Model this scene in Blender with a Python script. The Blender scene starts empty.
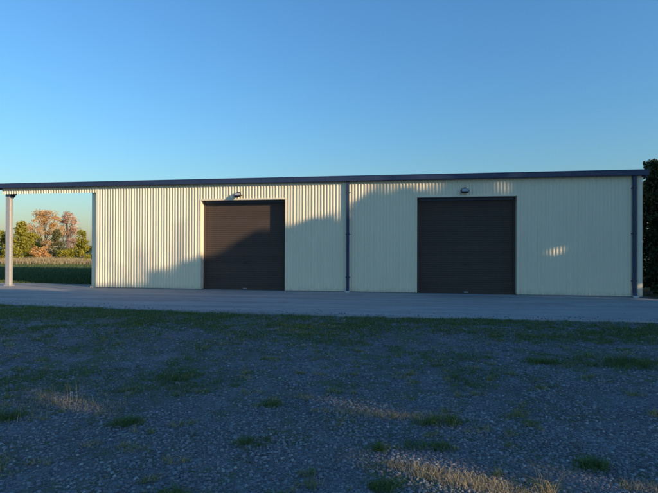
import bpy, bmesh, math, random
import numpy as np
from mathutils import Vector, Matrix
random.seed(7)
R = math.radians
S = bpy.context.scene
C = S.collection

# ------------------------------------------------------------ camera
cam_d = bpy.data.cameras.new('camera'); cam = bpy.data.objects.new('camera', cam_d); C.objects.link(cam)
cam_d.sensor_width = 36.0; cam_d.lens = 26.7; cam_d.clip_start = 0.05; cam_d.clip_end = 8000
cam.matrix_world = Matrix.Translation((0, 0, 1.6)) @ Matrix.Rotation(R(90 + 0.18), 4, 'X') @ Matrix.Rotation(R(0.16), 4, 'Z')
S.camera = cam

# ------------------------------------------------------------ sky and sun
SUN_EL = R(15.0)
SUN_H = Vector((0.833, -0.553)).normalized()
SUN = Vector((SUN_H.x * math.cos(SUN_EL), SUN_H.y * math.cos(SUN_EL), math.sin(SUN_EL)))
W = bpy.data.worlds.new("World"); S.world = W; W.use_nodes = True
wn = W.node_tree.nodes; wl = W.node_tree.links
bg = wn['Background']
sky = wn.new('ShaderNodeTexSky'); sky.sky_type = 'NISHITA'; sky.sun_disc = False
sky.sun_elevation = SUN_EL; sky.sun_rotation = math.atan2(SUN_H.x, SUN_H.y)
sky.altitude = 0; sky.air_density = 1.75; sky.dust_density = 0.7; sky.ozone_density = 8.8
wl.new(sky.outputs[0], bg.inputs['Color']); bg.inputs['Strength'].default_value = 0.11
sl = bpy.data.lights.new('sun', 'SUN'); sun = bpy.data.objects.new('sun', sl); C.objects.link(sun)
sl.energy = 2.8; sl.angle = R(0.53); sl.color = (1.0, 0.75, 0.49)
sun.rotation_euler = SUN.to_track_quat('Z', 'Y').to_euler()
sun.location = SUN * 60
S.view_settings.view_transform = 'Standard'; S.view_settings.look = 'None'
S.view_settings.gamma = 1.0; S.view_settings.use_curve_mapping = False
S.view_settings.exposure = 1.08
S.render.engine = 'CYCLES'

# ------------------------------------------------------------ facade frame
U = Vector((0.9861, -0.1661, 0)); NB = Vector((0.1661, 0.9861, 0)); O = Vector((0, 17.8, 0))
ANG = math.atan2(-0.1661, 0.9861)
def fac(t, d=0, z=0): return O + U * t + NB * d + Vector((0, 0, z))

# ------------------------------------------------------------ helpers
def tag(o, label=None, cat=None, group=None, kind=None):
    if label: o['label'] = label
    if cat: o['category'] = cat
    if group: o['group'] = group
    if kind: o['kind'] = kind
    return o
def empty(name, loc, rz=0):
    o = bpy.data.objects.new(name, None); C.objects.link(o); o.location = loc; o.rotation_euler = (0, 0, rz)
    o.empty_display_size = 0.3
    return o
def link_bm(name, bm, mat, parent=None, smooth=False):
    me = bpy.data.meshes.new(name); bm.normal_update(); bm.to_mesh(me); bm.free()
    me.materials.append(mat)
    if smooth: me.polygons.foreach_set('use_smooth', [True] * len(me.polygons))
    o = bpy.data.objects.new(name, me); C.objects.link(o); o.parent = parent
    return o
def box(bm, x0, x1, y0, y1, z0, z1, bev=0.0):
    b2 = bmesh.new()
    v = [b2.verts.new(p) for p in ((x0,y0,z0),(x1,y0,z0),(x1,y1,z0),(x0,y1,z0),(x0,y0,z1),(x1,y0,z1),(x1,y1,z1),(x0,y1,z1))]
    for f in ((3,2,1,0),(4,5,6,7),(0,1,5,4),(1,2,6,5),(2,3,7,6),(3,0,4,7)): b2.faces.new([v[i] for i in f])
    if bev > 0: bmesh.ops.bevel(b2, geom=b2.edges[:], offset=bev, segments=2, affect='EDGES', profile=0.6)
    me = bpy.data.meshes.new('tmp'); b2.to_mesh(me); b2.free(); bm.from_mesh(me); bpy.data.meshes.remove(me)
def tube(bm, pts, rad, n=8, cap=True):
    """tapered tube through pts"""
    rings = []
    for i, p in enumerate(pts):
        p = Vector(p); a = Vector(pts[max(i-1, 0)]); b = Vector(pts[min(i+1, len(pts)-1)])
        d = (b - a).normalized(); s = Vector((0, 0, 1)) if abs(d.z) < .9 else Vector((1, 0, 0))
        e1 = d.cross(s).normalized(); e2 = d.cross(e1)
        r = rad[i] if isinstance(rad, (list, tuple)) else rad
        rings.append([bm.verts.new(p + (e1 * math.cos(k*2*math.pi/n) + e2 * math.sin(k*2*math.pi/n)) * r) for k in range(n)])
    for A, B in zip(rings, rings[1:]):
        for k in range(n): bm.faces.new((A[k], A[(k+1) % n], B[(k+1) % n], B[k]))
    if cap:
        bm.faces.new(rings[0][::-1]); bm.faces.new(rings[-1])
def mesh_np(name, V, F, mat, parent=None, rnd=None, smooth=False):
    """F: (n,k) int array"""
    me = bpy.data.meshes.new(name)
    V = np.asarray(V, dtype=np.float32); F = np.asarray(F, dtype=np.int32); n, k = F.shape
    me.vertices.add(len(V)); me.vertices.foreach_set('co', V.ravel())
    me.loops.add(n * k); me.loops.foreach_set('vertex_index', F.ravel())
    me.polygons.add(n); me.polygons.foreach_set('loop_start', np.arange(0, n*k, k, dtype=np.int32))
    me.polygons.foreach_set('loop_total', np.full(n, k, dtype=np.int32))
    if smooth: me.polygons.foreach_set('use_smooth', np.ones(n, dtype=bool))
    if rnd is not None:
        a = me.attributes.new('rnd', 'FLOAT', 'POINT'); a.data.foreach_set('value', np.asarray(rnd, dtype=np.float32))
    me.update(calc_edges=True); me.materials.append(mat)
    o = bpy.data.objects.new(name, me); C.objects.link(o); o.parent = parent
    return o
class VNoise:
    def __init__(s, seed, n=64):
        s.g = np.random.default_rng(seed).random((n, n)); s.n = n
    def __call__(s, x, y, sc):
        x = np.asarray(x) * sc; y = np.asarray(y) * sc
        xi = np.floor(x).astype(int); yi = np.floor(y).astype(int); fx = x - xi; fy = y - yi
        fx = fx*fx*(3-2*fx); fy = fy*fy*(3-2*fy); n = s.n; g = s.g
        return (g[xi % n, yi % n]*(1-fx)+g[(xi+1) % n, yi % n]*fx)*(1-fy) + (g[xi % n, (yi+1) % n]*(1-fx)+g[(xi+1) % n, (yi+1) % n]*fx)*fy
def sstep(a, b, x):
    t = np.clip((x - a) / (b - a), 0, 1); return t*t*(3-2*t)

# ------------------------------------------------------------ materials
class M:
    def __init__(s, name):
        s.m = bpy.data.materials.new(name); s.m.use_nodes = True
        s.n = s.m.node_tree.nodes; s.l = s.m.node_tree.links; s.b = s.n['Principled BSDF']
    def tc(s, out='Object'):
        return s.n.new('ShaderNodeTexCoord').outputs[out]
    def geo(s): return s.n.new('ShaderNodeNewGeometry').outputs['Position']
    def mapv(s, src, sc):
        m = s.n.new('ShaderNodeMapping'); m.inputs['Scale'].default_value = sc; s.l.new(src, m.inputs['Vector']); return m.outputs[0]
    def noise(s, src, sc, det=4, rough=.55):
        n = s.n.new('ShaderNodeTexNoise'); n.inputs['Scale'].default_value = sc; n.inputs['Detail'].default_value = det
        n.inputs['Roughness'].default_value = rough; s.l.new(src, n.inputs['Vector']); return n.outputs['Fac']
    def vor(s, src, sc, feat='F1'):
        n = s.n.new('ShaderNodeTexVoronoi'); n.inputs['Scale'].default_value = sc; n.feature = feat; s.l.new(src, n.inputs['Vector']); return n
    def ramp(s, fac, stops):
        r = s.n.new('ShaderNodeValToRGB'); s.l.new(fac, r.inputs['Fac']); e = r.color_ramp.elements
        while len(e) < len(stops): e.new(0.5)
        for i, (p, c) in enumerate(stops): e[i].position = p; e[i].color = (*c, 1) if len(c) == 3 else c
        return r.outputs['Color']
    def mix(s, fac, a, b, mode='MIX'):
        m = s.n.new('ShaderNodeMix'); m.data_type = 'RGBA'; m.blend_type = mode
        for sock, v in ((m.inputs['Factor'], fac), (m.inputs['A'], a), (m.inputs['B'], b)):
            pass
        ins = [i for i in m.inputs if i.enabled]
        for sock, v in zip((ins[0], ins[1], ins[2]), (fac, a, b)):
            if isinstance(v, (int, float)): sock.default_value = v
            elif isinstance(v, tuple): sock.default_value = (*v, 1)
            else: s.l.new(v, sock)
        return [o for o in m.outputs if o.enabled][0]
    def attr(s, name='rnd'):
        a = s.n.new('ShaderNodeAttribute'); a.attribute_name = name; return a.outputs['Fac']
    def col(s, c):
        if isinstance(c, tuple): s.b.inputs['Base Color'].default_value = (*c, 1)
        else: s.l.new(c, s.b.inputs['Base Color'])
        return s
    def rough(s, v):
        if isinstance(v, (int, float)): s.b.inputs['Roughness'].default_value = v
        else: s.l.new(v, s.b.inputs['Roughness'])
        return s
    def bump(s, h, st, dist=.01):
        b = s.n.new('ShaderNodeBump'); b.inputs['Strength'].default_value = st; b.inputs['Distance'].default_value = dist
        s.l.new(h, b.inputs['Height'])
        s.l.new(b.outputs[0], s.b.inputs['Normal']); return s
    def spec(s, v): s.b.inputs['Specular IOR Level'].default_value = v; return s
    def math(s, op, a, b):
        n = s.n.new('ShaderNodeMath'); n.operation = op
        for i, v in enumerate((a, b)):
            if isinstance(v, (int, float)): n.inputs[i].default_value = v
            else: s.l.new(v, n.inputs[i])
        return n.outputs[0]

def m_steel(name, base, dirt, rgh=.42):
    m = M(name); p = m.tc()
    big = m.noise(p, .7, 5); streak = m.noise(m.mapv(p, (9, 9, .35)), 1.0, 4)
    f = m.ramp(m.math('MULTIPLY', big, streak), [(.18, (0, 0, 0)), (.42, (1, 1, 1))])
    m.col(m.mix(m.math('MULTIPLY', f, .28), base, dirt))
    # splash dirt low on the sheet
    sep = m.n.new('ShaderNodeSeparateXYZ'); m.l.new(p, sep.inputs[0])
    if name.startswith('cream'):
        lo = m.math('ADD', m.math('MULTIPLY', sep.outputs['Z'], 2.2), m.math('MULTIPLY', m.noise(m.mapv(p, (5, 5, 2)), 1.5, 6), 1.1))
        c0 = m.b.inputs['Base Color'].links[0].from_socket
        sp = m.ramp(lo, [(.35, (.42, .42, .42)), (.95, (0, 0, 0))])
        c1 = m.mix(sp, c0, (.33, .28, .21))
        st2 = m.ramp(m.noise(m.mapv(p, (14, 14, .22)), 1.0, 3), [(.60, (0, 0, 0)), (.78, (.22, .22, .22))])
        m.col(m.mix(st2, c1, (.45, .39, .30)))
    m.rough(m.math('ADD', m.math('MULTIPLY', m.noise(p, 5, 3), .2), rgh - .1))
    m.bump(m.noise(p, 1.3, 2), .25, .02)
    return m.m
CREAM = m_steel('cream_painted_steel', (.88, .79, .58), (.74, .65, .48))
DARK = m_steel('dark_slate_painted_steel', (.024, .042, .10), (.04, .055, .095), .4)
DOORM = m_steel('dark_door_steel', (.082, .061, .050), (.11, .083, .068), .65)
DOORM.node_tree.nodes['Principled BSDF'].inputs['Specular IOR Level'].default_value = .2
mm = M('galvanised_steel'); p = mm.tc()
v = mm.vor(p, 28); mm.col(mm.mix(mm.math('MULTIPLY', v.outputs['Distance'], .8), (.44, .44, .43), (.58, .57, .55))).rough(.5)
mm.b.inputs['Metallic'].default_value = .35; GALV = mm.m
mm = M('black_plastic'); mm.col((.03, .03, .032)).rough(.45); BLACK = mm.m
mm = M('lamp_glass'); mm.col((.35, .36, .36)).rough(.12); LENS = mm.m
mm = M('zinc_handle'); mm.col((.4, .4, .4)).rough(.35); mm.b.inputs['Metallic'].default_value = .8; ZINC = mm.m
mm = M('white_pvc'); mm.col((.6, .6, .58)).rough(.5); PVC = mm.m

# concrete / sealed apron
mm = M('apron_surface'); p = mm.geo()
n1 = mm.noise(p, .35, 5); n2 = mm.noise(mm.mapv(p, (.25, 1.6, 1)), 1.2, 5); n3 = mm.noise(p, 60, 3)
c = mm.mix(n1, (.29, .28, .265), (.42, .405, .385))
c = mm.mix(mm.ramp(n2, [(.42, (0,0,0)), (.7, (1,1,1))]), c, (.48, .46, .43))
c = mm.mix(mm.ramp(n3, [(.35, (0,0,0)), (.75, (1,1,1))]), c, (.2, .195, .19))
rot = mm.n.new('ShaderNodeMapping'); rot.inputs['Rotation'].default_value = (0, 0, .17); mm.l.new(p, rot.inputs['Vector'])
tr = mm.noise(mm.mapv(rot.outputs[0], (.05, 2.3, 1)), 1.0, 3); tr2 = mm.noise(p, 1.7, 6, .7)
c = mm.mix(mm.ramp(mm.math('MULTIPLY', tr, mm.math('ADD', tr2, .5)), [(.50, (0,0,0)), (.62, (.45,.45,.45))]), c, (.17, .165, .16))
c = mm.mix(mm.ramp(mm.noise(p, 3.1, 7, .75), [(.60, (0,0,0)), (.72, (.5,.5,.5))]), c, (.22, .21, .19))
mm.col(c).rough(.9).bump(n3, .5, .006); APRON = mm.m
mm = M('joint_sealant'); mm.col((.08, .08, .08)).rough(.9); JOINT = mm.m

def ground_mat(name, gravel):
    m = M(name); p = m.geo()
    v = m.vor(p, 42); v2 = m.vor(p, 95); n = m.noise(p, 1.3, 6, .6); n5 = m.noise(p, .33, 4)
    stone = m.ramp(v.outputs['Color'], [(0, (.085, .09, .098)), (.5, (.17, .18, .19)), (.85, (.25, .255, .26)), (1, (.42, .42, .41))])
    stone2 = m.ramp(v2.outputs['Color'], [(0, (.08, .085, .09)), (1, (.24, .245, .25))])
    st = m.mix(m.ramp(m.noise(p, 5, 3), [(.4, (0,0,0)), (.6, (1,1,1))]), stone, stone2)
    fines = m.mix(m.noise(p, 120, 2), (.07, .075, .08), (.17, .17, .165))
    st = m.mix(m.ramp(n, [(.42, (0,0,0)), (.62, (1,1,1))]), st, fines)
    moss = m.mix(m.noise(p, 14, 5), (.045, .085, .03), (.11, .15, .055))
    if gravel: gm = m.ramp(m.math('ADD', m.noise(p, 1.6, 8, .7), m.math('MULTIPLY', n5, .35)), [(.655, (0,0,0)), (.79, (.9,.9,.9))])
    else: gm = m.ramp(m.noise(p, .8, 6, .7), [(.25, (.75,.75,.75)), (.6, (1,1,1))])
    m.col(m.mix(gm, st, moss)).rough(.95).spec(.25)
    h = m.math('SUBTRACT', m.math('MULTIPLY', m.noise(p, 9, 5), .6), m.math('MULTIPLY', v.outputs['Distance'], 1.2))
    m.bump(h, .9, .018)
    return m.m
GRAVEL = ground_mat('gravel_with_moss', True); FIELD = ground_mat('field_grass_soil', False)

def m_rnd(name, stops, rgh=.8, trans=0.0, sc=None):
    m = M(name)
    f = m.attr()
    c = m.ramp(f, stops)
    if sc: c = m.mix(m.ramp(m.noise(m.geo(), sc, 2), [(.35, (0,0,0)), (.65, (1,1,1))]), c, m.mix(.5, c, (.0, .0, .0)) if False else c)
    m.col(c).rough(rgh).spec(.25)
    if trans > 0:
        tr = m.n.new('ShaderNodeBsdfTranslucent'); m.l.new(c, tr.inputs['Color'])
        ms = m.n.new('ShaderNodeMixShader'); ms.inputs[0].default_value = trans
        m.l.new(m.b.outputs[0], ms.inputs[1]); m.l.new(tr.outputs[0], ms.inputs[2])
        m.l.new(ms.outputs[0], m.n['Material Output'].inputs['Surface'])
    return m.m
STONE = m_rnd('loose_stone', [(0, (.09, .095, .10)), (.6, (.18, .185, .195)), (.95, (.25, .255, .26)), (1, (.36, .36, .35))], .85)
GRASS = m_rnd('green_grass', [(0, (.055, .11, .03)), (.6, (.11, .19, .05)), (.85, (.20, .24, .08)), (1, (.42, .35, .18))], .6, .25)
DRYG = m_rnd('dry_grass', [(0, (.26, .20, .10)), (.6, (.48, .38, .20)), (1, (.62, .53, .33))], .7, .3)
FGRASS = m_rnd('field_grass', [(0, (.06, .10, .035)), (.7, (.11, .15, .055)), (1, (.28, .24, .11))], .7, .2)
L_DARK = m_rnd('dark_conifer_foliage', [(0, (.016, .030, .012)), (1, (.05, .075, .03))], .7, .1)
L_OLIVE = m_rnd('olive_foliage', [(0, (.17, .18, .03)), (.6, (.36, .33, .04)), (1, (.50, .42, .06))], .7, .3)
L_GREEN = m_rnd('grey_green_foliage', [(0, (.11, .12, .045)), (1, (.24, .22, .09))], .7, .3)
L_AUT = m_rnd('autumn_foliage', [(0, (.50, .24, .07)), (.5, (.68, .40, .15)), (1, (.76, .56, .26))], .7, .35)
L_PINK = m_rnd('russet_foliage', [(0, (.52, .27, .16)), (.6, (.68, .42, .28)), (1, (.76, .57, .40))], .7, .35)
mm = M('bark'); p = mm.tc(); mm.col(mm.mix(mm.noise(mm.mapv(p, (6, 6, 1)), 3, 5), (.09, .065, .045), (.22, .17, .13))).rough(.95); BARK = mm.m

# ============================================================ SETTING: the ground
vn = VNoise(3); vn2 = VNoise(11); vn3 = VNoise(29)
EDGE = np.array([(-40, 21.6), (-30, 19.4), (-20, 16.9), (-9.4, 13.95), (-4, 12.5), (0, 11.75), (7.2, 10.75), (14, 9.9), (30, 8.6)])
def edge_y(x):
    # apron front edge, slightly ragged
    x = np.asarray(x, dtype=float)
    return np.interp(x, EDGE[:, 0], EDGE[:, 1]) + (vn(x, x*0+3, 1.1)-.5)*.22 + (vn2(x, x*0+1, 5)-.5)*.10
def yard_h(x, y):
    e = edge_y(x) - y
    a = sstep(.0, 1.5, e)
    return -.035 + a * ((vn(x, y, .35)-.5)*.07 + (vn2(x, y, 1.7)-.5)*.03)

def grid(name, xs, ys, hf, mat):
    X, Y = np.meshgrid(xs, ys); Z = hf(X, Y); V = np.stack([X, Y, Z], -1).reshape(-1, 3)
    nx, ny = len(xs), len(ys); i = np.arange(nx*ny).reshape(ny, nx)
    F = np.stack([i[:-1, :-1], i[:-1, 1:], i[1:, 1:], i[1:, :-1]], -1).reshape(-1, 4)
    return mesh_np(name, V, F, mat, smooth=True)
def geosp(a, b, n): return np.sign(b) * np.geomspace(a, abs(b), n)
far = np.concatenate([-geosp(42, 3500, 12)[::-1], np.linspace(-40, 40, 41), geosp(42, 3500, 12)])
tag(grid('ground', far, far + 10, lambda x, y: -.07 + 0*x, FIELD), kind='structure')
# gravel yard in front of the shed, up to (and just under) the apron
xs = np.linspace(-36, 20, 300); ys = np.linspace(-26, 19, 240)
g = grid('gravel_yard', xs, ys, yard_h, GRAVEL); tag(g, kind='structure')

# apron: a thin slab following the ragged front edge
bm = bmesh.new(); top = []; bot = []; back = []
for x in np.arange(-36, 18.01, .25):
    ye = float(edge_y(x)); zt = .0 + 0.004
    # back edge: 1.5 m behind the front line under the lean-to, at the wall otherwise
    t = (x - 0) / .9861
    yb = 17.8 - .1661 * t / 1 + (1.6 + .15*math.sin(x*1.3) if t < -9.2 else (3.0 if t < 10.3 else -.55 + .1*math.sin(x*5)))
    f = bm.verts.new((x, ye, zt)); b = bm.verts.new((x, yb, zt)); f0 = bm.verts.new((x, ye - .05, -.08)); b0 = bm.verts.new((x, yb + .02, -.08))
    m_ = bm.verts.new((x, (ye+yb)/2, zt))
    top.append((f0, f, m_, b, b0))
for A, B in zip(top, top[1:]):
    for k in range(4): bm.faces.new((A[k], B[k], B[k+1], A[k+1]))
ap = link_bm('pavement', bm, APRON); tag(ap, kind='structure')

# ============================================================ THE SHED (local x along the front, y into the depth)
TL, TR = -9.33, 10.42      # clad part
DEP = 9.0; SL = math.tan(R(6.6)); ZF = 4.02
D1 = (-4.95, -1.65); D2 = (3.16, 6.53); DH = 3.40; REC = .27
shed = empty('shed', O, ANG)
tag(shed, 'long cream corrugated steel shed with two dark roller doors and open left bay', 'shed')
PITCH = .114
def prof(t):
    f = (t / PITCH) % 1.0
    # trapezoid: pan, slope, crown, slope
    a = [(0, 0), (.34, 0), (.46, 1), (.72, 1), (.84, 0), (1, 0)]
    for (p0, v0), (p1, v1) in zip(a, a[1:]):
        if p0 <= f <= p1: return v0 + (v1 - v0) * (f - p0) / (p1 - p0)
    return 0
def breaks(t0, t1):
    ks = []; k = math.floor(t0 / PITCH) - 1
    while k * PITCH < t1 + PITCH:
        for f in (0.0, .34, .46, .72, .84):
            v = (k + f) * PITCH
            if t0 < v < t1: ks.append(v)
        k += 1
    return [t0] + ks + [t1]
RD = .024
def corr(bm, t0, t1, z0, z1, fn, dz=None):
    """fn(t, d, z) -> point; d outward rib height"""
    prev = None
    for t in breaks(t0, t1):
        d = RD * prof(t)
        zt = z1(t) if callable(z1) else z1
        cur = (bm.verts.new(fn(t, d, z0)), bm.verts.new(fn(t, d, zt)))
        if prev: bm.faces.new((prev[0], cur[0], cur[1], prev[1]))
        prev = cur
bm = bmesh.new()
ff = lambda t, d, z: (t, -d, z)
for a, b, z0, z1 in ((TL, D1[0], .035, 4.08), (D1[0], D1[1], DH, 4.08), (D1[1], D2[0], .035, 4.08), (D2[0], D2[1], DH, 4.08), (D2[1], TR, .035, 4.08)):
    corr(bm, a, b, z0, z1, ff)
link_bm('front_wall', bm, CREAM, shed)
bm = bmesh.new(); corr(bm, -13.62, TL, 3.77, 4.08, ff); link_bm('header_cladding', bm, CREAM, shed)
rt = lambda y: 4.05 + SL * y
bm = bmesh.new(); corr(bm, 0, DEP, .035, rt, lambda t, d, z: (TR + d, t, z)); link_bm('side_wall', bm, CREAM, shed)
bm = bmesh.new(); corr(bm, 0.0, DEP, .035, rt, lambda t, d, z: (TL - d, t + .002, z)); link_bm('side_wall', bm, CREAM, shed)
bm = bmesh.new(); corr(bm, TL, TR, .035, rt(DEP) , lambda t, d, z: (t, DEP + d, z)); link_bm('back_wall', bm, CREAM, shed)
# roof sheet, ribs running up the slope
bm = bmesh.new(); prev = None
for t in breaks(-13.75, 10.56):
    d = RD * prof(t)
    cur = [bm.verts.new((t, y, 4.115 + SL * y + d)) for y in (-.10, DEP + .25)] + [bm.verts.new((t, y, 4.11 + SL * y + d)) for y in (-.10, DEP + .25)]
    if prev:
        bm.faces.new((prev[0], cur[0], cur[1], prev[1])); bm.faces.new((prev[3], cur[3], cur[2], prev[2]))
        bm.faces.new((prev[2], cur[2], cur[0], prev[0]))
    prev = cur
link_bm('roof', bm, DARK, shed)
# gutter: square-line gutter with rolled lip, open on top
bm = bmesh.new()
gx0, gx1 = -13.78, 10.58
P = [(-.040, 4.17), (-.040, 4.005), (-.175, 4.005), (-.185, 4.015), (-.185, 4.155), (-.19, 4.185), (-.178, 4.195), (-.168, 4.185), (-.172, 4.16), (-.175, 4.02), (-.05, 4.018), (-.05, 4.17)]
for (xa, xb) in ((gx0, -6.0), (-6.0, 1.9), (1.9, gx1)):
    A = [bm.verts.new((xa, y, z)) for y, z in P]; B = [bm.verts.new((xb, y, z)) for y, z in P]
    for k in range(len(P)): bm.faces.new((A[k], B[k], B[(k+1) % len(P)], A[(k+1) % len(P)]))
for x in (gx0, gx1): box(bm, x - .004, x + .004, -.186, -.040, 4.006, 4.18)
for x in (-6.0, 1.9): box(bm, x - .03, x + .03, -.190, -.1855, 4.0, 4.18)      # joiners
gut = link_bm('gutter', bm, DARK, shed)
for i, x in enumerate(np.arange(gx0 + .5, gx1, 1.2)):
    bm = bmesh.new(); box(bm, x - .012, x + .012, -.1915, -.1862, 4.003, 4.19); link_bm('gutter_strap', bm, DARK, gut)
# barge flashings at both ends
for x0, x1 in ((-13.80, -13.62), (10.43, 10.60)):
    bm = bmesh.new()
    vs = []
    for y in (-.03, DEP + .26):
        z = 4.11 + SL * y
        vs.append([bm.verts.new(q) for q in ((x0, y, z - .16), (x1, y, z - .16), (x1, y, z + .05), (x0, y, z + .05))])
    A, B = vs
    for k in range(4): bm.faces.new((A[k], A[(k+1) % 4], B[(k+1) % 4], B[k]))
    bm.faces.new(A[::-1]); bm.faces.new(B)
    link_bm('barge_flashing', bm, DARK, shed)
# corner flashings
for x0, x1 in ((TL - .03, TL + .075), (TR - .075, TR + .03)):
    bm = bmesh.new(); box(bm, x0, x1, -.0275, .06, .03, 4.0, .003); link_bm('corner_flashing', bm, CREAM, shed)
# bottom vermin flashing / slab edge
mm = M('slab_edge'); mm.col((.24, .235, .225)).rough(.9)
for a, b in ((TL, D1[0]), (D1[1], D2[0]), (D2[1], TR)):
    bm = bmesh.new(); box(bm, a, b, -.008, .05, -.02, .036); link_bm('slab_edge', bm, mm.m, shed)
# portal columns, rafters, girts
def hcol(x, y, z1, mat=GALV, name='column', w=.2):
    bm = bmesh.new(); h = w / 2
    box(bm, x-h, x+h, y-h, y-h+.014, .02, z1); box(bm, x-h, x+h, y+h-.014, y+h, .02, z1)
    box(bm, x-.006, x+.006, y-h+.014, y+h-.014, .02, z1)
    box(bm, x-h-.05, x+h+.05, y-h-.05, y+h+.05, 0.0, .0205)
    for sx in (-1, 1):
        for sy in (-1, 1): tube(bm, [(x+sx*(h+.025), y+sy*(h+.02), .02), (x+sx*(h+.025), y+sy*(h+.02), .055)], .012, 6)
    return link_bm(name, bm, mat, shed)
hcol(-13.42, .13, 3.98, name='post', w=.18); hcol(-13.42, DEP - .15, 3.95 + SL * DEP, name='post')
hcol(-9.50, .22, 3.95, CREAM, name='post', w=.25)
hcol(-9.49, DEP - .15, 3.9 + SL * DEP, name='post')
for x in (-13.42, -9.47):
    bm = bmesh.new(); vs = []
    for y in (.03, DEP):
        z = 4.04 + SL * y
        vs.append([bm.verts.new(q) for q in ((x-.05, y, z - .22), (x+.05, y, z - .22), (x+.05, y, z), (x-.05, y, z))])
    A, B = vs
    for k in range(4): bm.faces.new((A[k], A[(k+1) % 4], B[(k+1) % 4], B[k]))
    bm.faces.new(A[::-1]); bm.faces.new(B); r = link_bm('rafter', bm, DARK, shed)
    # haunch (knee) plate
    bm = bmesh.new(); w = .055
    pts = [(.222, 3.56), (.222, 3.84), (.52, 3.87)]
    A = [bm.verts.new((x-w, y, z)) for y, z in pts]; B = [bm.verts.new((x+w, y, z)) for y, z in pts]
    bm.faces.new(A); bm.faces.new(B[::-1])
    for k in range(3): bm.faces.new((A[k], B[k], B[(k+1) % 3], A[(k+1) % 3]))
    if x < -10: box(bm, x-.092, x+.092, .03, .228, 3.68, 3.768)
    else: bmesh.ops.translate(bm, verts=bm.verts[:], vec=(0, .1, .1))
    link_bm('knee_bracket', bm, DARK, r)
for k, y in enumerate((.9, 2.1, 3.3, 4.5, 5.7, 6.9, 8.1, 8.9)):
    bm = bmesh.new(); z = 4.11 + SL * y; box(bm, -13.6, TL - .03, y - .03, y + .03, z - .15, z - .012); link_bm('purlin', bm, GALV, shed)
bm = bmesh.new(); box(bm, -13.6, TL - .03, .012, .026, 3.80, 3.98); link_bm('eave_girt', bm, GALV, shed)
# downpipes
def downpipe(x):
    bm = bmesh.new()
    box(bm, x-.05, x+.05, -.125, -.045, .16, 3.99, .008)
    # shoe kicked forward
    v = []
    for (y0, y1, z0, z1) in ((-.125, -.045, .165, .165), (-.19, -.11, .055, .055)):
        v.append([bm.verts.new(q) for q in ((x-.05, y0, z0), (x+.05, y0, z0), (x+.05, y1, z0), (x-.05, y1, z0))])
    A, B = v
    for k in range(4): bm.faces.new((B[k], B[(k+1) % 4], A[(k+1) % 4], A[k]))
    bm.faces.new(B)
    o = link_bm('downpipe', bm, DARK, shed)
    for z in (.55, 2.1, 3.6):
        bm = bmesh.new(); box(bm, x-.085, x+.085, -.0285, -.0255, z-.02, z+.02); box(bm, x-.056, x+.056, -.129, -.0286, z-.018, z+.018, .002)
        link_bm('pipe_strap', bm, DARK, o)
    bm = bmesh.new(); tube(bm, [(x, -.2, 0.0), (x, -.2, .05)], .085, 14); tube(bm, [(x, -.2, .04), (x, -.2, .065)], .097, 14)
    link_bm('drain_collar', bm, PVC, o)
downpipe(.70); downpipe(10.19)
# doors
def door(a, b):
    # cream reveal: jambs and head
    bm = bmesh.new()
    box(bm, a-.055, a+.0, -.029, REC + .05, .03, DH + .055, .002)
    box(bm, b+.0, b+.055, -.029, REC + .05, .03, DH + .055, .002)
    box(bm, a+.001, b-.001, -.029, REC + .05, DH, DH + .055, .002)
    link_bm('door_frame', bm, CREAM, shed)
    # curtain with rolled horizontal ribs
    bm = bmesh.new(); prev = None; z = .07; pitch = .0775
    zz = []
    while z < DH + .1:
        for f, d in ((0, 0), (.30, 0), (.42, .008), (.58, .008), (.70, 0)): zz.append((z + f * pitch, d))
        z += pitch
    for z, d in zz:
        if z > DH + .1: break
        cur = (bm.verts.new((a+.03, REC - d, z)), bm.verts.new((b-.03, REC - d, z)))
        if prev: bm.faces.new((prev[0], prev[1], cur[1], cur[0]))
        prev = cur
    dr = link_bm('roller_door', bm, DOORM, shed)
    for x0, x1 in ((a+.001, a+.075), (b-.075, b-.001)):
        bm = bmesh.new(); box(bm, x0, x1, REC-.045, REC+.03, .01, DH-.002, .003); link_bm('guide_track', bm, DOORM, dr)
    bm = bmesh.new(); box(bm, a+.078, b-.078, REC-.05, REC-.014, .012, .10, .004); link_bm('bottom_rail', bm, DOORM, dr)
    bm = bmesh.new(); box(bm, a+.078, b-.078, REC-.04, REC-.014, DH-.10, DH-.003, .004); link_bm('head_seal', bm, DARK, dr)
    cx = (a+b)/2 + .02
    bm = bmesh.new(); box(bm, cx-.07, cx+.07, REC-.066, REC-.0505, .03, .075, .004); tube(bm, [(cx-.05, REC-.066, .05), (cx-.05, REC-.1, .05), (cx+.05, REC-.1, .05), (cx+.05, REC-.066, .05)], .007, 8)
    link_bm('handle', bm, ZINC, dr)
    bm = bmesh.new(); box(bm, cx-.045, cx+.045, REC-.03, REC-.013, 1.02, 1.11, .003); tube(bm, [(cx, REC-.03, 1.065), (cx, REC-.055, 1.065)], .014, 8); box(bm, cx-.05, cx+.05, REC-.062, REC-.052, 1.055, 1.075, .002)
    link_bm('lock', bm, BLACK, dr)
door(*D1); door(*D2)
# screws on the sheets (tiny heads in rows)
bm = bmesh.new()
k = 0; t = TL + .12
while t < TR - .1:
    c = (math.floor(t / PITCH) + .59) * PITCH
    for z in (.18, 1.35, 2.45, 3.60, 3.90):
        if any(a - .09 < c < b + .09 for a, b in (D1, D2)) and z < DH + .08: continue
        tube(bm, [(c, -RD, z), (c, -RD - .005, z)], .006, 5)
    t += PITCH * 3
link_bm('cladding_screws', bm, ZINC, shed); bpy.data.objects['cladding_screws']['kind'] = 'stuff'

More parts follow.
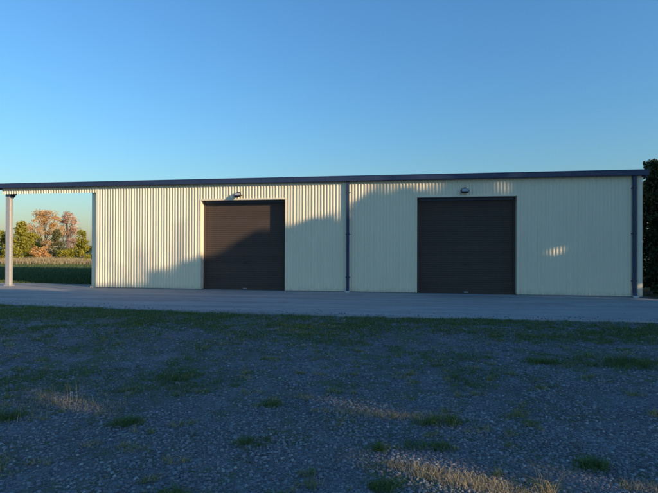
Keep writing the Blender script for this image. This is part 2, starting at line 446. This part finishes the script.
# ------------------------------------------------------------ floodlights above the doors
def floodlight(t, z, label, kind):
    r = empty('floodlight', fac(t, -.03, z), ANG); tag(r, label, 'floodlight', 'floodlights above the roller doors')
    bm = bmesh.new(); box(bm, -.07, .07, -.025, .004, .02, .13, .004); link_bm('back_plate', bm, BLACK, r)
    bm = bmesh.new(); box(bm, -.135, -.120, -.17, -.01, -.01, .025, .002); box(bm, .120, .135, -.17, -.01, -.01, .025, .002); box(bm, -.135, .135, -.024, -.004, -.012, .024, .002)
    link_bm('bracket', bm, BLACK, r)
    bm = bmesh.new(); box(bm, -.118, .118, -.07, .0, -.075, .085, .012)
    for i in range(5): box(bm, -.09 + i*.042, -.082 + i*.042, -.0005, .022, -.06, .07)
    bmesh.ops.rotate(bm, verts=bm.verts[:], cent=(0, 0, 0), matrix=Matrix.Rotation(R(-38), 3, 'X')); bmesh.ops.translate(bm, verts=bm.verts[:], vec=(0, -.11, -.01))
    h = link_bm('housing', bm, BLACK, r)
    bm = bmesh.new(); box(bm, -.10, .10, -.074, -.0705, -.06, .07)
    bmesh.ops.rotate(bm, verts=bm.verts[:], cent=(0, 0, 0), matrix=Matrix.Rotation(R(-38), 3, 'X')); bmesh.ops.translate(bm, verts=bm.verts[:], vec=(0, -.11, -.01))
    link_bm('lens', bm, LENS, h)
    bm = bmesh.new(); box(bm, -.035, .035, -.10, -.03, .075, .135, .01); link_bm('sensor', bm, BLACK, r)
floodlight(-3.44, 3.56, 'small dark floodlight on the cream wall above the sunlit left roller door', 0)
floodlight(4.78, 3.58, 'small dark floodlight on the cream wall above the shaded right roller door', 1)

# ============================================================ TREES
SW = np.array([SUN.x, SUN.y, SUN.z])
def quads(P, size, rng, up=0.0, aspect=1.6):
    """random oriented leaf-clump faces at points P"""
    n = len(P); a = rng.normal(size=(n, 3)); a[:, 2] = a[:, 2]*(1-up) ; a /= np.linalg.norm(a, axis=1)[:, None]
    b = rng.normal(size=(n, 3)); b -= (b*a).sum(1)[:, None]*a; b /= np.linalg.norm(b, axis=1)[:, None]
    s = (size * (.6 + .8*rng.random(n)))[:, None]
    V = np.stack([P - a*s*.5*aspect, P + b*s*.5 + a*s*.1, P + a*s*.5*aspect, P - b*s*.5 - a*s*.05], 1).reshape(-1, 3)
    F = np.arange(4*n).reshape(n, 4)
    return V, F
def make_tree(name, loc, label, cat, h, rad, shape, leafmat, n, size, seed, group=None, base=.1, clump=.35, nclump=40, keep=None, gaps=0.0, limbs=9, lean=(0, 0)):
    """shape(f) -> relative radius at height fraction f"""
    rng = np.random.default_rng(seed); rd = random.Random(seed)
    r = empty(name, loc); tag(r, label, cat, group)
    tr = bmesh.new(); tt = h * .93; k = 7
    wig = 0 if h > 11 else 1
    pts = [(lean[0]*i/k + wig*.03*h*math.sin(i*1.3+seed)*.3, lean[1]*i/k + .03*h*math.cos(i*1.7+seed)*.3, tt*i/k - .1) for i in range(k+1)]
    tr0 = max(.05, h*.02)
    tube(tr, pts, [tr0*(1.25 if i == 0 else 1)*(1-.85*i/k) for i in range(k+1)], 7)
    # clump centres
    cc = []
    for _ in range(nclump):
        f = base + (1-base)*rng.random()**.85; ang = rng.random()*2*math.pi
        rr = rad*shape(f)*math.sqrt(rng.random())*(1 - .5*gaps*0)
        cc.append((rr*math.cos(ang) + lean[0]*f, rr*math.sin(ang) + lean[1]*f, f*h, rr))
    for j in range(limbs):
        c = cc[j % len(cc)]; z0 = max(.25*h*rd.random()+.1*h, c[2] - .28*h - .2*rd.random()*h*.3)
        z0 = min(z0, tt*.9); i = z0/tt
        p0 = (lean[0]*i, lean[1]*i, z0); mid = ((p0[0]+c[0])/2*1.0, (p0[1]+c[1])/2, (z0+c[2])/2 - .02*h)
        tube(tr, [p0, mid, c[:3]], [tr0*.45*(1-i*.5), tr0*.28, tr0*.08], 5)
        for _ in range(3):
            q = Vector(c[:3]) + Vector((rd.uniform(-1, 1), rd.uniform(-1, 1), rd.uniform(-.2, 1)))*clump
            tube(tr, [mid, tuple((Vector(mid)+q)/2 + Vector((0, 0, .03*h))), tuple(q)], [tr0*.2, tr0*.12, tr0*.04], 4)
    link_bm('trunk', tr, BARK, r)
    ca = np.array(cc); idx = rng.integers(0, len(ca), n); cs = clump*(.6+.8*rng.random(len(ca)))
    d = rng.normal(size=(n, 3)); d /= np.linalg.norm(d, axis=1)[:, None]
    d *= (rng.random(n)**.5)[:, None]
    P = ca[idx, :3] + d*cs[idx][:, None]*np.array([1, 1, .75])
    P = P[P[:, 2] > .03*h]
    shade = rng.random(len(ca))
    cl = shade[idx][:len(P)]*.5 + rng.random(len(P))*.5
    if keep is not None:
        kf = keep(P + np.array(loc), rng); P = P[kf]; cl = cl[kf]
    V, F = quads(P, size, rng)
    mesh_np('crown', V, F, leafmat, r, rnd=np.repeat(cl, 4))
    return r
def at(px, Y): return ((px - 329) / 488 * Y, Y, -.07)
conifer = lambda f: (1 - f)**.75*.95 + .05
ovoid = lambda f: math.sqrt(max(0, 1 - (2*f - 1.1)**2*.8))
broad = lambda f: min(1, .35 + f*1.3) * math.sqrt(max(.02, 1 - max(0, (f-.45)/.55)**2))
column_ = lambda f: min(1, .75 + f*.5) * (1 if f < .75 else math.sqrt(max(.03, 1 - ((f-.75)/.25)**2)))
GT = 'trees beyond the open bay'
def H(py, Y): return (247.2 - py) / 488 * Y + 1.67
make_tree('olive_tree', at(-6, 56), 'olive green bushy tree left of the open bay post, cut by the picture edge', 'tree', H(232, 56), 1.9, ovoid, L_OLIVE, 5075, 0.118, 1, GT, clump=.6, nclump=40)
make_tree('conifer_tree', at(21, 54), 'tall olive green conifer just right of the open bay post', 'tree', H(223, 54), 1.2, conifer, L_OLIVE, 6090, 0.104, 2, GT, base=.04, clump=.38, nclump=70)
make_tree('conifer_tree', at(31, 57), 'rounder yellow olive conifer left of the russet tree', 'tree', H(234, 57), 1.0, ovoid, L_OLIVE, 3770, 0.104, 3, GT, base=.04, clump=.4, nclump=40)
make_tree('autumn_tree', at(45, 62), 'tall airy orange and russet autumn tree seen through the open bay', 'tree', H(211, 62), 2.5, broad, L_AUT, 7540, 0.089, 4, GT, base=.2, clump=.55, nclump=70, limbs=26)
make_tree('autumn_tree', at(67, 64), 'airy pinkish russet tree right of the tall orange tree', 'tree', H(213, 64), 1.6, broad, L_PINK, 3335, 0.089, 5, GT, base=.35, clump=.5, nclump=34, limbs=20)
make_tree('conifer_tree', at(57, 55), 'slim grey green conifer standing in front of the russet trees', 'tree', H(231, 55), .95, conifer, L_GREEN, 4640, 0.096, 6, GT, base=.04, clump=.33, nclump=55)
make_tree('conifer_tree', at(82, 55), 'small olive conifer nearest the shed wall, beside the open sky gap', 'tree', H(230, 55), .95, conifer, L_OLIVE, 4350, 0.096, 7, GT, base=.03, clump=.34, nclump=55)
make_tree('autumn_shrub', at(42, 53), 'low bright orange shrub at the foot of the tall autumn tree', 'shrub', H(247, 53), .95, ovoid, L_AUT, 2175, 0.096, 8, GT, base=.1, clump=.35, nclump=26, limbs=5)
make_tree('autumn_shrub', at(73, 58), 'sparse pale pinkish shrub between the two right conifers', 'shrub', H(238, 58), 1.1, ovoid, L_PINK, 1015, 0.096, 9, GT, base=.2, clump=.4, nclump=20, limbs=10)
make_tree('olive_shrub', at(66, 54), 'low olive shrub between the grey green conifer and the pale shrub', 'shrub', H(250, 54), 1.0, ovoid, L_OLIVE, 2465, 0.096, 10, GT, base=.1, clump=.35, nclump=26, limbs=5)
make_tree('olive_shrub', at(90, 57), 'low yellow olive shrub right of the small olive conifer at the wall edge', 'shrub', H(246, 57), .9, ovoid, L_OLIVE, 2465, 0.096, 12, GT, base=.1, clump=.35, nclump=26, limbs=5)
make_tree('olive_shrub', at(10, 52), 'low olive shrub directly behind the open bay post', 'shrub', H(246, 52), 1.0, ovoid, L_OLIVE, 2465, 0.096, 13, GT, base=.1, clump=.35, nclump=26, limbs=5)
make_tree('conifer_tree', at(108, 56), 'olive conifer hidden behind the left end of the shed', 'tree', 4.6, 1.2, conifer, L_OLIVE, 3625, 0.111, 14, GT, base=.03, clump=.4, nclump=45)
make_tree('olive_tree', at(-40, 58), 'broad olive tree beyond the left picture edge', 'tree', 4.8, 2.2, ovoid, L_OLIVE, 5075, 0.133, 15, GT, clump=.6, nclump=45)

# dark conifers past the right end of the shed
GR = 'dark conifers past the right end of the shed'
cone_ = lambda f: (1-f)**1.05*.97+.03
make_tree('dark_conifer', (12.6, 19.0, -.05), 'dark conifer nearest the right end of the shed, its thin tip above the roof line', 'tree', 5.0, 1.25, cone_, L_DARK, 14000, .075, 21, GR, base=.02, clump=.26, nclump=190)
make_tree('dark_conifer', (14.25, 20.6, -.05), 'broader dark conifer cut by the right picture edge behind the nearest one', 'tree', 5.2, 1.35, cone_, L_DARK, 14000, .085, 22, GR, base=.02, clump=.32, nclump=170)
make_tree('dark_conifer', (14.6, 17.3, -.05), 'dark conifer just outside the right picture edge', 'tree', 5.4, 1.6, cone_, L_DARK, 9000, .12, 23, GR, base=.02, clump=.4, nclump=110)
make_tree('dark_shrub', (11.75, 16.7, -.05), 'low dark shrub at the foot of the right corner of the shed', 'shrub', 1.7, .8, ovoid, L_DARK, 4500, .07, 24, GR, base=.03, clump=.25, nclump=50, limbs=6)

# shelter belt to the right, outside the picture: it throws the long shade over yard and wall
ZB = [(-7.6, -.3), (-7.0, .1), (-6.2, .35), (-5.3, .70), (-4.9, .85), (-3.8, 1.35), (-2.6, 1.95), (-1.6, 2.28), (-.6, 2.38), (.3, 2.45), (.75, 2.8), (1.2, 3.2), (1.6, 3.35), (3.0, 3.3), (3.3, 3.34), (5.0, 3.30), (5.9, 3.28), (6.5, 3.28), (6.64, 9), (12, 9)]
zbt = np.array([a for a, b in ZB]); zbz = np.array([b for a, b in ZB])
nb = np.array([NB.x, NB.y]); uu = np.array([U.x, U.y])
def belt_keep(P, rng):
    """keep leaves whose shade falls where the photograph is in shade"""
    rel = P[:, :2] - np.array([O.x, O.y]); dn = rel @ nb; sn = SW[:2] @ nb
    k = dn / sn                                       # along -sun to the wall plane
    Q = P - k[:, None]*SW; t = (Q[:, :2] - np.array([O.x, O.y])) @ uu; z = Q[:, 2]
    zb = np.interp(t, zbt, zbz)
    wob = (vn(t, z, 1.6)-.5)*.35 + (vn2(t, z, 3.7)-.5)*.3
    soft = np.interp(t, [-7, -4.5, -2.5], [.6, .45, .26]); p_wall = 1 - sstep(-soft*.6, soft, z - zb + wob)       # keep probability
    p_wall = np.where((t < -7.6), 0, p_wall)
    p_wall = np.where((t > 4.85) & (t < 5.3) & (z > 3.4) & (z < 4.9), .8, p_wall)
    sp = ((t - 7.68)/.56)**2 + ((z - 1.53)/.245)**2 < 1
    sp |= ((t - 10.42)/.30)**2 + ((z - .33)/.34)**2 < 1
    p_wall = np.where(sp, 0, p_wall)
    p_wall = np.where((t > 6.6) & (z > 3.9), .97, p_wall)
    p_wall = np.where(z > 4.75 + .25*wob, 0, p_wall)   # over the roof: not needed
    # ground
    kg = P[:, 2] / SW[2]; G = P - kg[:, None]*SW
    gd = (G[:, :2] - np.array([O.x, O.y])) @ nb; gt = (G[:, :2] - np.array([O.x, O.y])) @ uu
    p_gr = 1 - sstep(-1.9, -1.3, gd + (vn2(gt, gt*0, .5)-.5)*.5) * (1 - sstep(-9.6, -8.8, gt))
    q = G[:, 0]*.553 + G[:, 1]*.833; e = G[:, 0]*.833 - G[:, 1]*.553
    gp = np.zeros(len(P), bool)
    for (gx, gy, hl, hw) in ((1.2, 3.26, 1.05, .34), (.75, 4.8, .95, .27), (2.3, 3.2, .8, .26), (-2.7, 5.1, .8, .24), (10.4, 15.2, 1.0, .25)):
        q0 = gx*.553 + gy*.833; e0 = gx*.833 - gy*.553
        gp |= (np.abs(q - q0) < hw) & (np.abs(e - e0) < hl)
    p_gr = np.where(gp, .004, p_gr)
    p_gr = np.where(G[:, 1] < 1.2, 0, p_gr)           # the yard behind the camera lies in the sun
    hits_wall = (z > 0) & (t > -14)
    p = np.where(hits_wall, p_wall, p_gr)
    return rng.random(len(P)) < p
GB = 'shelter belt right of the yard'
ysb = np.arange(-24.3, 26, 3.1); ysb[10] -= 1.0
for i, y in enumerate(ysb):
    xx = 22 + (i % 2)*.5 + .4*math.sin(i*2.1)
    ordn = 'first second third fourth fifth sixth seventh eighth ninth tenth eleventh twelfth thirteenth fourteenth fifteenth sixteenth seventeenth eighteenth'.split()[i]
    make_tree('shelter_tree', (xx, float(y), -.07), 'dense dark shelter belt conifer right of the yard, %s from its near end' % ordn, 'tree', 12.2 + .6*math.sin(i*1.9), 2.6, column_, L_DARK, 11000, .30, 100 + i, GB, base=.03, clump=.8, nclump=130, keep=belt_keep, limbs=8)

# ============================================================ GRAVEL STONES AND GRASS
rng = np.random.default_rng(5)
def inframe(x, y, m=1.12): return (np.abs(x) < y*.675*m + .6)
# icosahedron
ph = (1+5**.5)/2
IV = np.array([(-1,ph,0),(1,ph,0),(-1,-ph,0),(1,-ph,0),(0,-1,ph),(0,1,ph),(0,-1,-ph),(0,1,-ph),(ph,0,-1),(ph,0,1),(-ph,0,-1),(-ph,0,1)])/1.9
IF = np.array([(0,11,5),(0,5,1),(0,1,7),(0,7,10),(0,10,11),(1,5,9),(5,11,4),(11,10,2),(10,7,6),(7,1,8),(3,9,4),(3,4,2),(3,2,6),(3,6,8),(3,8,9),(4,9,5),(2,4,11),(6,2,10),(8,6,7),(9,8,1)])
def stones(n, y0, y1, smin, smax, seed):
    r = np.random.default_rng(seed)
    y = y0 + (y1-y0)*r.random(n)**1.0; x = (r.random(n)*2-1)*(y1*.675*1.15+.8)
    dn_ = .30 + .70*sstep(.3, .62, vn(x+4, y, .9)*.5 + vn3(x, y, 2.6)*.5)
    for yc in (7.4, 9.0): dn_ = dn_*(1 - .75*np.exp(-((y - yc - .12*x + .25*np.sin(x*.5))/.22)**2))
    k = inframe(x, y, 1.25) & (y < edge_y(x) - .05) & (r.random(n) < dn_); x = x[k]; y = y[k]; n = len(x)
    s = smin + (smax-smin)*r.random(n)**3.0
    V = IV[None] * (1 + .75*(r.random((n, 12, 3))-.5))
    V = V * np.stack([s, s*(.6+.4*r.random(n)), s*(.4+.3*r.random(n))], 1)[:, None, :]
    a = r.random(n)*6.283; ca, sa = np.cos(a)[:, None], np.sin(a)[:, None]
    V = np.stack([V[..., 0]*ca - V[..., 1]*sa, V[..., 0]*sa + V[..., 1]*ca, V[..., 2]], -1)
    V += np.stack([x, y, yard_h(x, y) + s*.12], 1)[:, None, :]
    F = IF[None] + (np.arange(n)*12)[:, None, None]
    return V.reshape(-1, 3), F.reshape(-1, 3), np.repeat(r.random(n), 12)
def kicked(n, seed):
    r = np.random.default_rng(seed); x = (r.random(n)*2-1)*13; e = r.exponential(.16, n); y = edge_y(x) + e
    s = .006 + .014*r.random(n)**2; V = IV[None]*(1+.75*(r.random((n, 12, 3))-.5))*np.stack([s, s*.8, s*.55], 1)[:, None, :]
    V = V + np.stack([x, y, .004 + s*.4], 1)[:, None, :]
    return V.reshape(-1, 3), (IF[None] + (np.arange(n)*12)[:, None, None]).reshape(-1, 3), np.repeat(r.random(n), 12)
parts = [kicked(900, 8), stones(165000, 2.6, 6.0, .004, .020, 1), stones(95000, 6.0, 10.0, .006, .024, 2), stones(16000, 9.5, 14.5, .010, .03, 3), stones(90, 2.6, 9, .022, .036, 4)]
V = []; F = []; Rn = []; off = 0
for v_, f_, r_ in parts: V.append(v_); F.append(f_+off); Rn.append(r_); off += len(v_)
o = mesh_np('gravel', np.concatenate(V), np.concatenate(F), STONE, rnd=np.concatenate(Rn)); tag(o, 'loose grey stones strewn over the shaded yard', 'gravel', kind='stuff')

def blades(x, y, z, h, w, lean, r):
    """curved two-segment blades; returns V,F(quads)"""
    n = len(x); a = r.random(n)*6.283; dx, dy = np.cos(a), np.sin(a); b = r.random(n)*6.283; lx, ly = np.cos(b)*lean*h, np.sin(b)*lean*h
    P0 = np.stack([x, y, z], 1); W_ = np.stack([dx*w/2, dy*w/2, 0*x], 1)
    P1 = P0 + np.stack([lx*.35, ly*.35, h*.6], 1); P2 = P0 + np.stack([lx, ly, h*(1-.25*lean)], 1)
    V = np.stack([P0-W_, P0+W_, P1+W_*.7, P1-W_*.7, P2+W_*.12, P2-W_*.12], 1).reshape(-1, 3)
    i = np.arange(n)[:, None]*6
    F = np.concatenate([i + np.array([0, 1, 2, 3]), i + np.array([3, 2, 4, 5])], 1).reshape(-1, 4)
    return V, F
def tufts(x, y, rad, nb_, hmean, w, seed, zf=yard_h, lean=.6, drych=.08, dry_bias=None):
    r = np.random.default_rng(seed); n = len(x); idx = np.repeat(np.arange(n), nb_)
    m = len(idx); rr = rad[idx]*np.sqrt(r.random(m)); a = r.random(m)*6.283
    bx = x[idx]+rr*np.cos(a); by = y[idx]+rr*np.sin(a)
    h = hmean[idx]*(.5+r.random(m)*.9); lean_ = lean*(.4+r.random(m)*1.2)
    V, F = blades(bx, by, zf(bx, by)-.004, h, w*(.6+.8*r.random(m)), lean_, r)
    tv = r.random(n)*.45; c = np.clip(tv[idx] + r.random(m)*.38, 0, .84); c = np.where(r.random(m) < drych, .95, c)
    return V, F, np.repeat(c, 6)
def dens(x, y):
    e = edge_y(x) - y                                     # metres in front of the apron
    band = sstep(0, .15, e) * (1 - sstep(1.2, 3.6, e + (vn(x, y, .5)-.5)*2.5)) * np.interp(x, [-12, -5, 0, 4, 9], [1, 1, .8, .45, .45])
    patch = sstep(.54, .74, vn2(x, y, .55)*.55 + vn3(x, y, 1.9)*.45)
    left = sstep(.50, .72, vn(x+5, y, .8)) * np.interp(x, [-9, -3, 0], [.55, .3, .0]) * sstep(5, 8, y)
    return np.clip(band*(.35+.65*sstep(.25, .6, vn3(x, y, 1.3))) + patch*.8 + left*.85 + .035 + .35*sstep(.66, .8, vn3(x+7, y, 3.3))*sstep(.35,.6,vn(x+9,y,.7)), 0, 1)
def sample(n, y0, y1, seed, extra=1.0):
    r = np.random.default_rng(seed); y = y0+(y1-y0)*r.random(n); x = (r.random(n)*2-1)*(y1*.675*1.12+.6)
    k = inframe(x, y) & (y < edge_y(x)-.01) & (r.random(n) < dens(x, y)*extra); return x[k], y[k]
V = []; F = []; Rn = []; off = 0
def add(v_, f_, r_):
    global off
    V.append(v_); F.append(f_+off); Rn.append(r_); off += len(v_)
for (n, y0, y1, hh, w, nb_, sd) in ((7000, 2.6, 5.5, .026, .003, 16, 1), (17000, 5.5, 9, .034, .0045, 14, 2), (52000, 9, 16, .045, .007, 11, 3)):
    x, y = sample(n, y0, y1, sd); r = np.random.default_rng(sd+50)
    add(*tufts(x, y, .03+.06*r.random(len(x)), nb_, hh*(.5+.9*r.random(len(x))), w, sd+9))
def patch(cx, cy, rx, ry, n, hh, nb_=24, w=.004, seed=0, rot=0, drych=.08):
    # an irregular clump: a few lobes, taller in the middle, with stragglers
    r = np.random.default_rng(seed); n = int(n*1.35); L = r.normal(size=(5, 2))*.38; k = r.integers(0, 5, n); e = L[k] + r.normal(size=(n, 2))*.5
    x = cx + e[:, 0]*rx; y = cy + e[:, 1]*ry*1.5
    fall = np.exp(-.5*(e**2).sum(1))
    return tufts(x, y, .02+.05*r.random(n), 13, hh*(.35+.6*r.random(n) + .55*fall), w, seed+1, drych=drych, lean=.9)
# small bright tufts scattered over the gravel
r = np.random.default_rng(91); n = 170; ty = 3.0 + 6.5*r.random(n)**.8; tx = (r.random(n)*2-1)*(ty*.7)
for i in range(n):
    k = 3 + int(8*r.random()**2)
    a_, b_ = tx[i] + r.normal(size=k)*.05, ty[i] + r.normal(size=k)*.035
    v_, f_, c_ = tufts(a_, b_,   .018+.03*r.random(k), 16, .026+.04*r.random(k), .0042, 900+i, drych=.15, lean=1.0); add(v_, f_, np.clip(c_+.38, 0, 1))
# grass along the slab at the right corner
add(*patch(5.6, 9.2, 1.8, .35, 90, .06, seed=41)); add(*patch(2.0, 9.9, 2.2, .4, 90, .05, seed=42))
o = mesh_np('grass', np.concatenate(V), np.concatenate(F), GRASS, rnd=np.concatenate(Rn)); tag(o, 'low green grass and weeds growing through the gravel', 'grass', kind='stuff')

# dry stalks, dead grass, and straw strips standing in for sun streaks
V = []; F = []; Rn = []; off = 0
def dry(cx, cy, rx, ry, n, hh, w, seed, rot=0, lean=.35):
    r = np.random.default_rng(seed); a = r.random(n)*6.283; q = np.sqrt(r.random(n)); ex, ey = rx*q*np.cos(a), ry*q*np.sin(a)
    x = cx + ex*math.cos(rot) - ey*math.sin(rot); y = cy + ex*math.sin(rot) + ey*math.cos(rot)
    h = hh*(.5+.8*r.random(n)); v_, f_ = blades(x, y, yard_h(x, y)-.003, h, w*(.7+.6*r.random(n)), lean*(.3+r.random(n)), r)
    return v_, f_, np.repeat(r.random(n), 6)
add(*dry(.95, 3.42, .62, .11, 1500, .055, .003, 3, rot=-.5, lean=1.0))  # this and the next two: straw colour stands in for sun streaks
add(*dry(.55, 4.75, .75, .09, 900, .05, .0032, 4, rot=-.1, lean=1.0))
add(*dry(2.35, 3.3, .35, .10, 500, .05, .003, 5, rot=-.3, lean=1.0))
add(*dry(-2.7, 5.0, .65, .22, 420, .06, .003, 6, lean=.9))
for (px_, py_, n_, h_) in ((45, 400, 9, .20), (60, 402, 8, .22), (78, 398, 9, .24), (88, 396, 6, .2), (30, 418, 4, .18), (115, 400, 4, .2), (10, 430, 3, .15), (454, 412, 2, .20), (150, 345, 3, .2), (215, 345, 2, .22), (10, 350, 3, .2)):
    Y = 1.6*488/(py_-248); X = (px_-329)/488*Y
    add(*dry(X, Y, .13, .08, n_, h_, .0035, 60+px_, lean=.12))
o = mesh_np('dry_grass', np.concatenate(V), np.concatenate(F), DRYG, rnd=np.concatenate(Rn)); tag(o, 'straw coloured dry stalks and dead grass, with strips standing in for sun streaks on the gravel', 'dry grass', kind='stuff')

# individual weed clumps that stand out
def weed(px_, py_, rx, ry, n, hh, label, seed, dryc=.05, mat=GRASS, name='weed_clump', cat='weed'):
    Y = 1.6*488/(py_-248); X = (px_-329)/488*Y
    v_, f_, r_ = patch(X, Y, rx, ry, n, hh, nb_=26, w=.0045, seed=seed, drych=dryc)
    z0 = float(yard_h(X, Y)); v_ = v_ - np.array([X, Y, z0])
    o = mesh_np(name, v_, f_, mat, rnd=r_); o.location = (X, Y, z0); tag(o, label, cat, 'weed clumps in the gravel'); return o
weed(438, 420, .16, .06, 34, .075, 'bushy green weed clump right of the yard centre, above the flat dark pair', 201)
weed(428, 443, .14, .05, 26, .05, 'flat dark weed clump just below the bushy green one right of centre', 202)
weed(378, 443, .10, .04, 18, .045, 'small flat weed clump left of the flat dark one right of centre', 203)
weed(384, 481, .11, .045, 26, .05, 'dark green weed clump left of the straw strip standing in for a sun streak at the bottom', 204)
weed(545, 361, .36, .12, 60, .07, 'dark weed clump in the right half of the yard, left of the widest clump', 205)
weed(622, 361, .60, .20, 120, .09, 'widest dark weed clump near the right edge of the yard', 206)
weed(594, 460, .10, .05, 26, .06, 'green weed clump near the bottom right corner', 207)
weed(176, 490, .15, .05, 34, .05, 'dark weed clump at the bottom edge left of centre', 208)
weed(281, 491, .10, .04, 20, .04, 'small dark weed clump at the bottom edge near the centre', 209)
weed(128, 421, .12, .05, 24, .07, 'green weed clump left of centre, right of the tall dry stalks', 210)
weed(255, 439, .13, .05, 24, .045, 'low weed clump in the middle of the gravel left of centre', 211)
weed(3, 414, .14, .06, 26, .09, 'green weed clump cut by the left picture edge', 212)
weed(173, 375, .30, .14, 60, .055, 'broad low weed clump in the left half of the yard', 213)
weed(270, 404, .09, .06, 26, .045, 'small olive weed clump above the low one in the middle of the gravel', 214)
weed(549, 487, .025, .02, 4, .13, 'dry yellow grass tuft standing at the bottom edge right of centre', 215, mat=DRYG, name='dry_tuft', cat='grass tuft')

# field grass behind the open bay and along the right corner
V = []; F = []; Rn = []; off = 0
r = np.random.default_rng(77); n = 42000; y = 20.5 + 34*r.random(n)**1.3; x = -y*.70 + r.random(n)*(y*.70 - y*.36)
rel = np.stack([x, y], 1) - np.array([O.x, O.y]); k = (rel @ nb > 1.9); x = x[k]; y = y[k]
v_, f_ = blades(x, y, 0*x - .075, .12*(.5+r.random(len(x))), .03*(.6+.8*r.random(len(x))), .5+0*x, r); add(v_, f_, np.repeat(r.random(len(x))*.8, 6))
n = 2600; x = 10.9 + 4*r.random(n); y = 14.2 + 3.6*r.random(n) - (x-10.9)*.1
v_, f_ = blades(x, y, 0*x - .04, .14*(.4+r.random(n)), .012+0*x, .6+0*x, r); add(v_, f_, np.repeat(r.random(n)*.8, 6))
o = mesh_np('field_grass', np.concatenate(V), np.concatenate(F), FGRASS, rnd=np.concatenate(Rn)); tag(o, 'dark green grass of the field behind the open bay', 'grass', kind='stuff')
r = np.random.default_rng(78); n = 26000; y = 47 + 4.5*r.random(n); x = -42 + 36*r.random(n)
hh = (.28 + .5*vn(x, y, .6))*(.6+.6*r.random(n))
v_, f_ = blades(x, y, 0*x - .08, hh, .035*(.6+.8*r.random(n)), .35+0*x, r)
o = mesh_np('tall_dry_grass', v_, f_, DRYG, rnd=np.repeat(r.random(n), 6)); tag(o, 'tall straw coloured grass in front of the trees beyond the open bay', 'dry grass', kind='stuff')
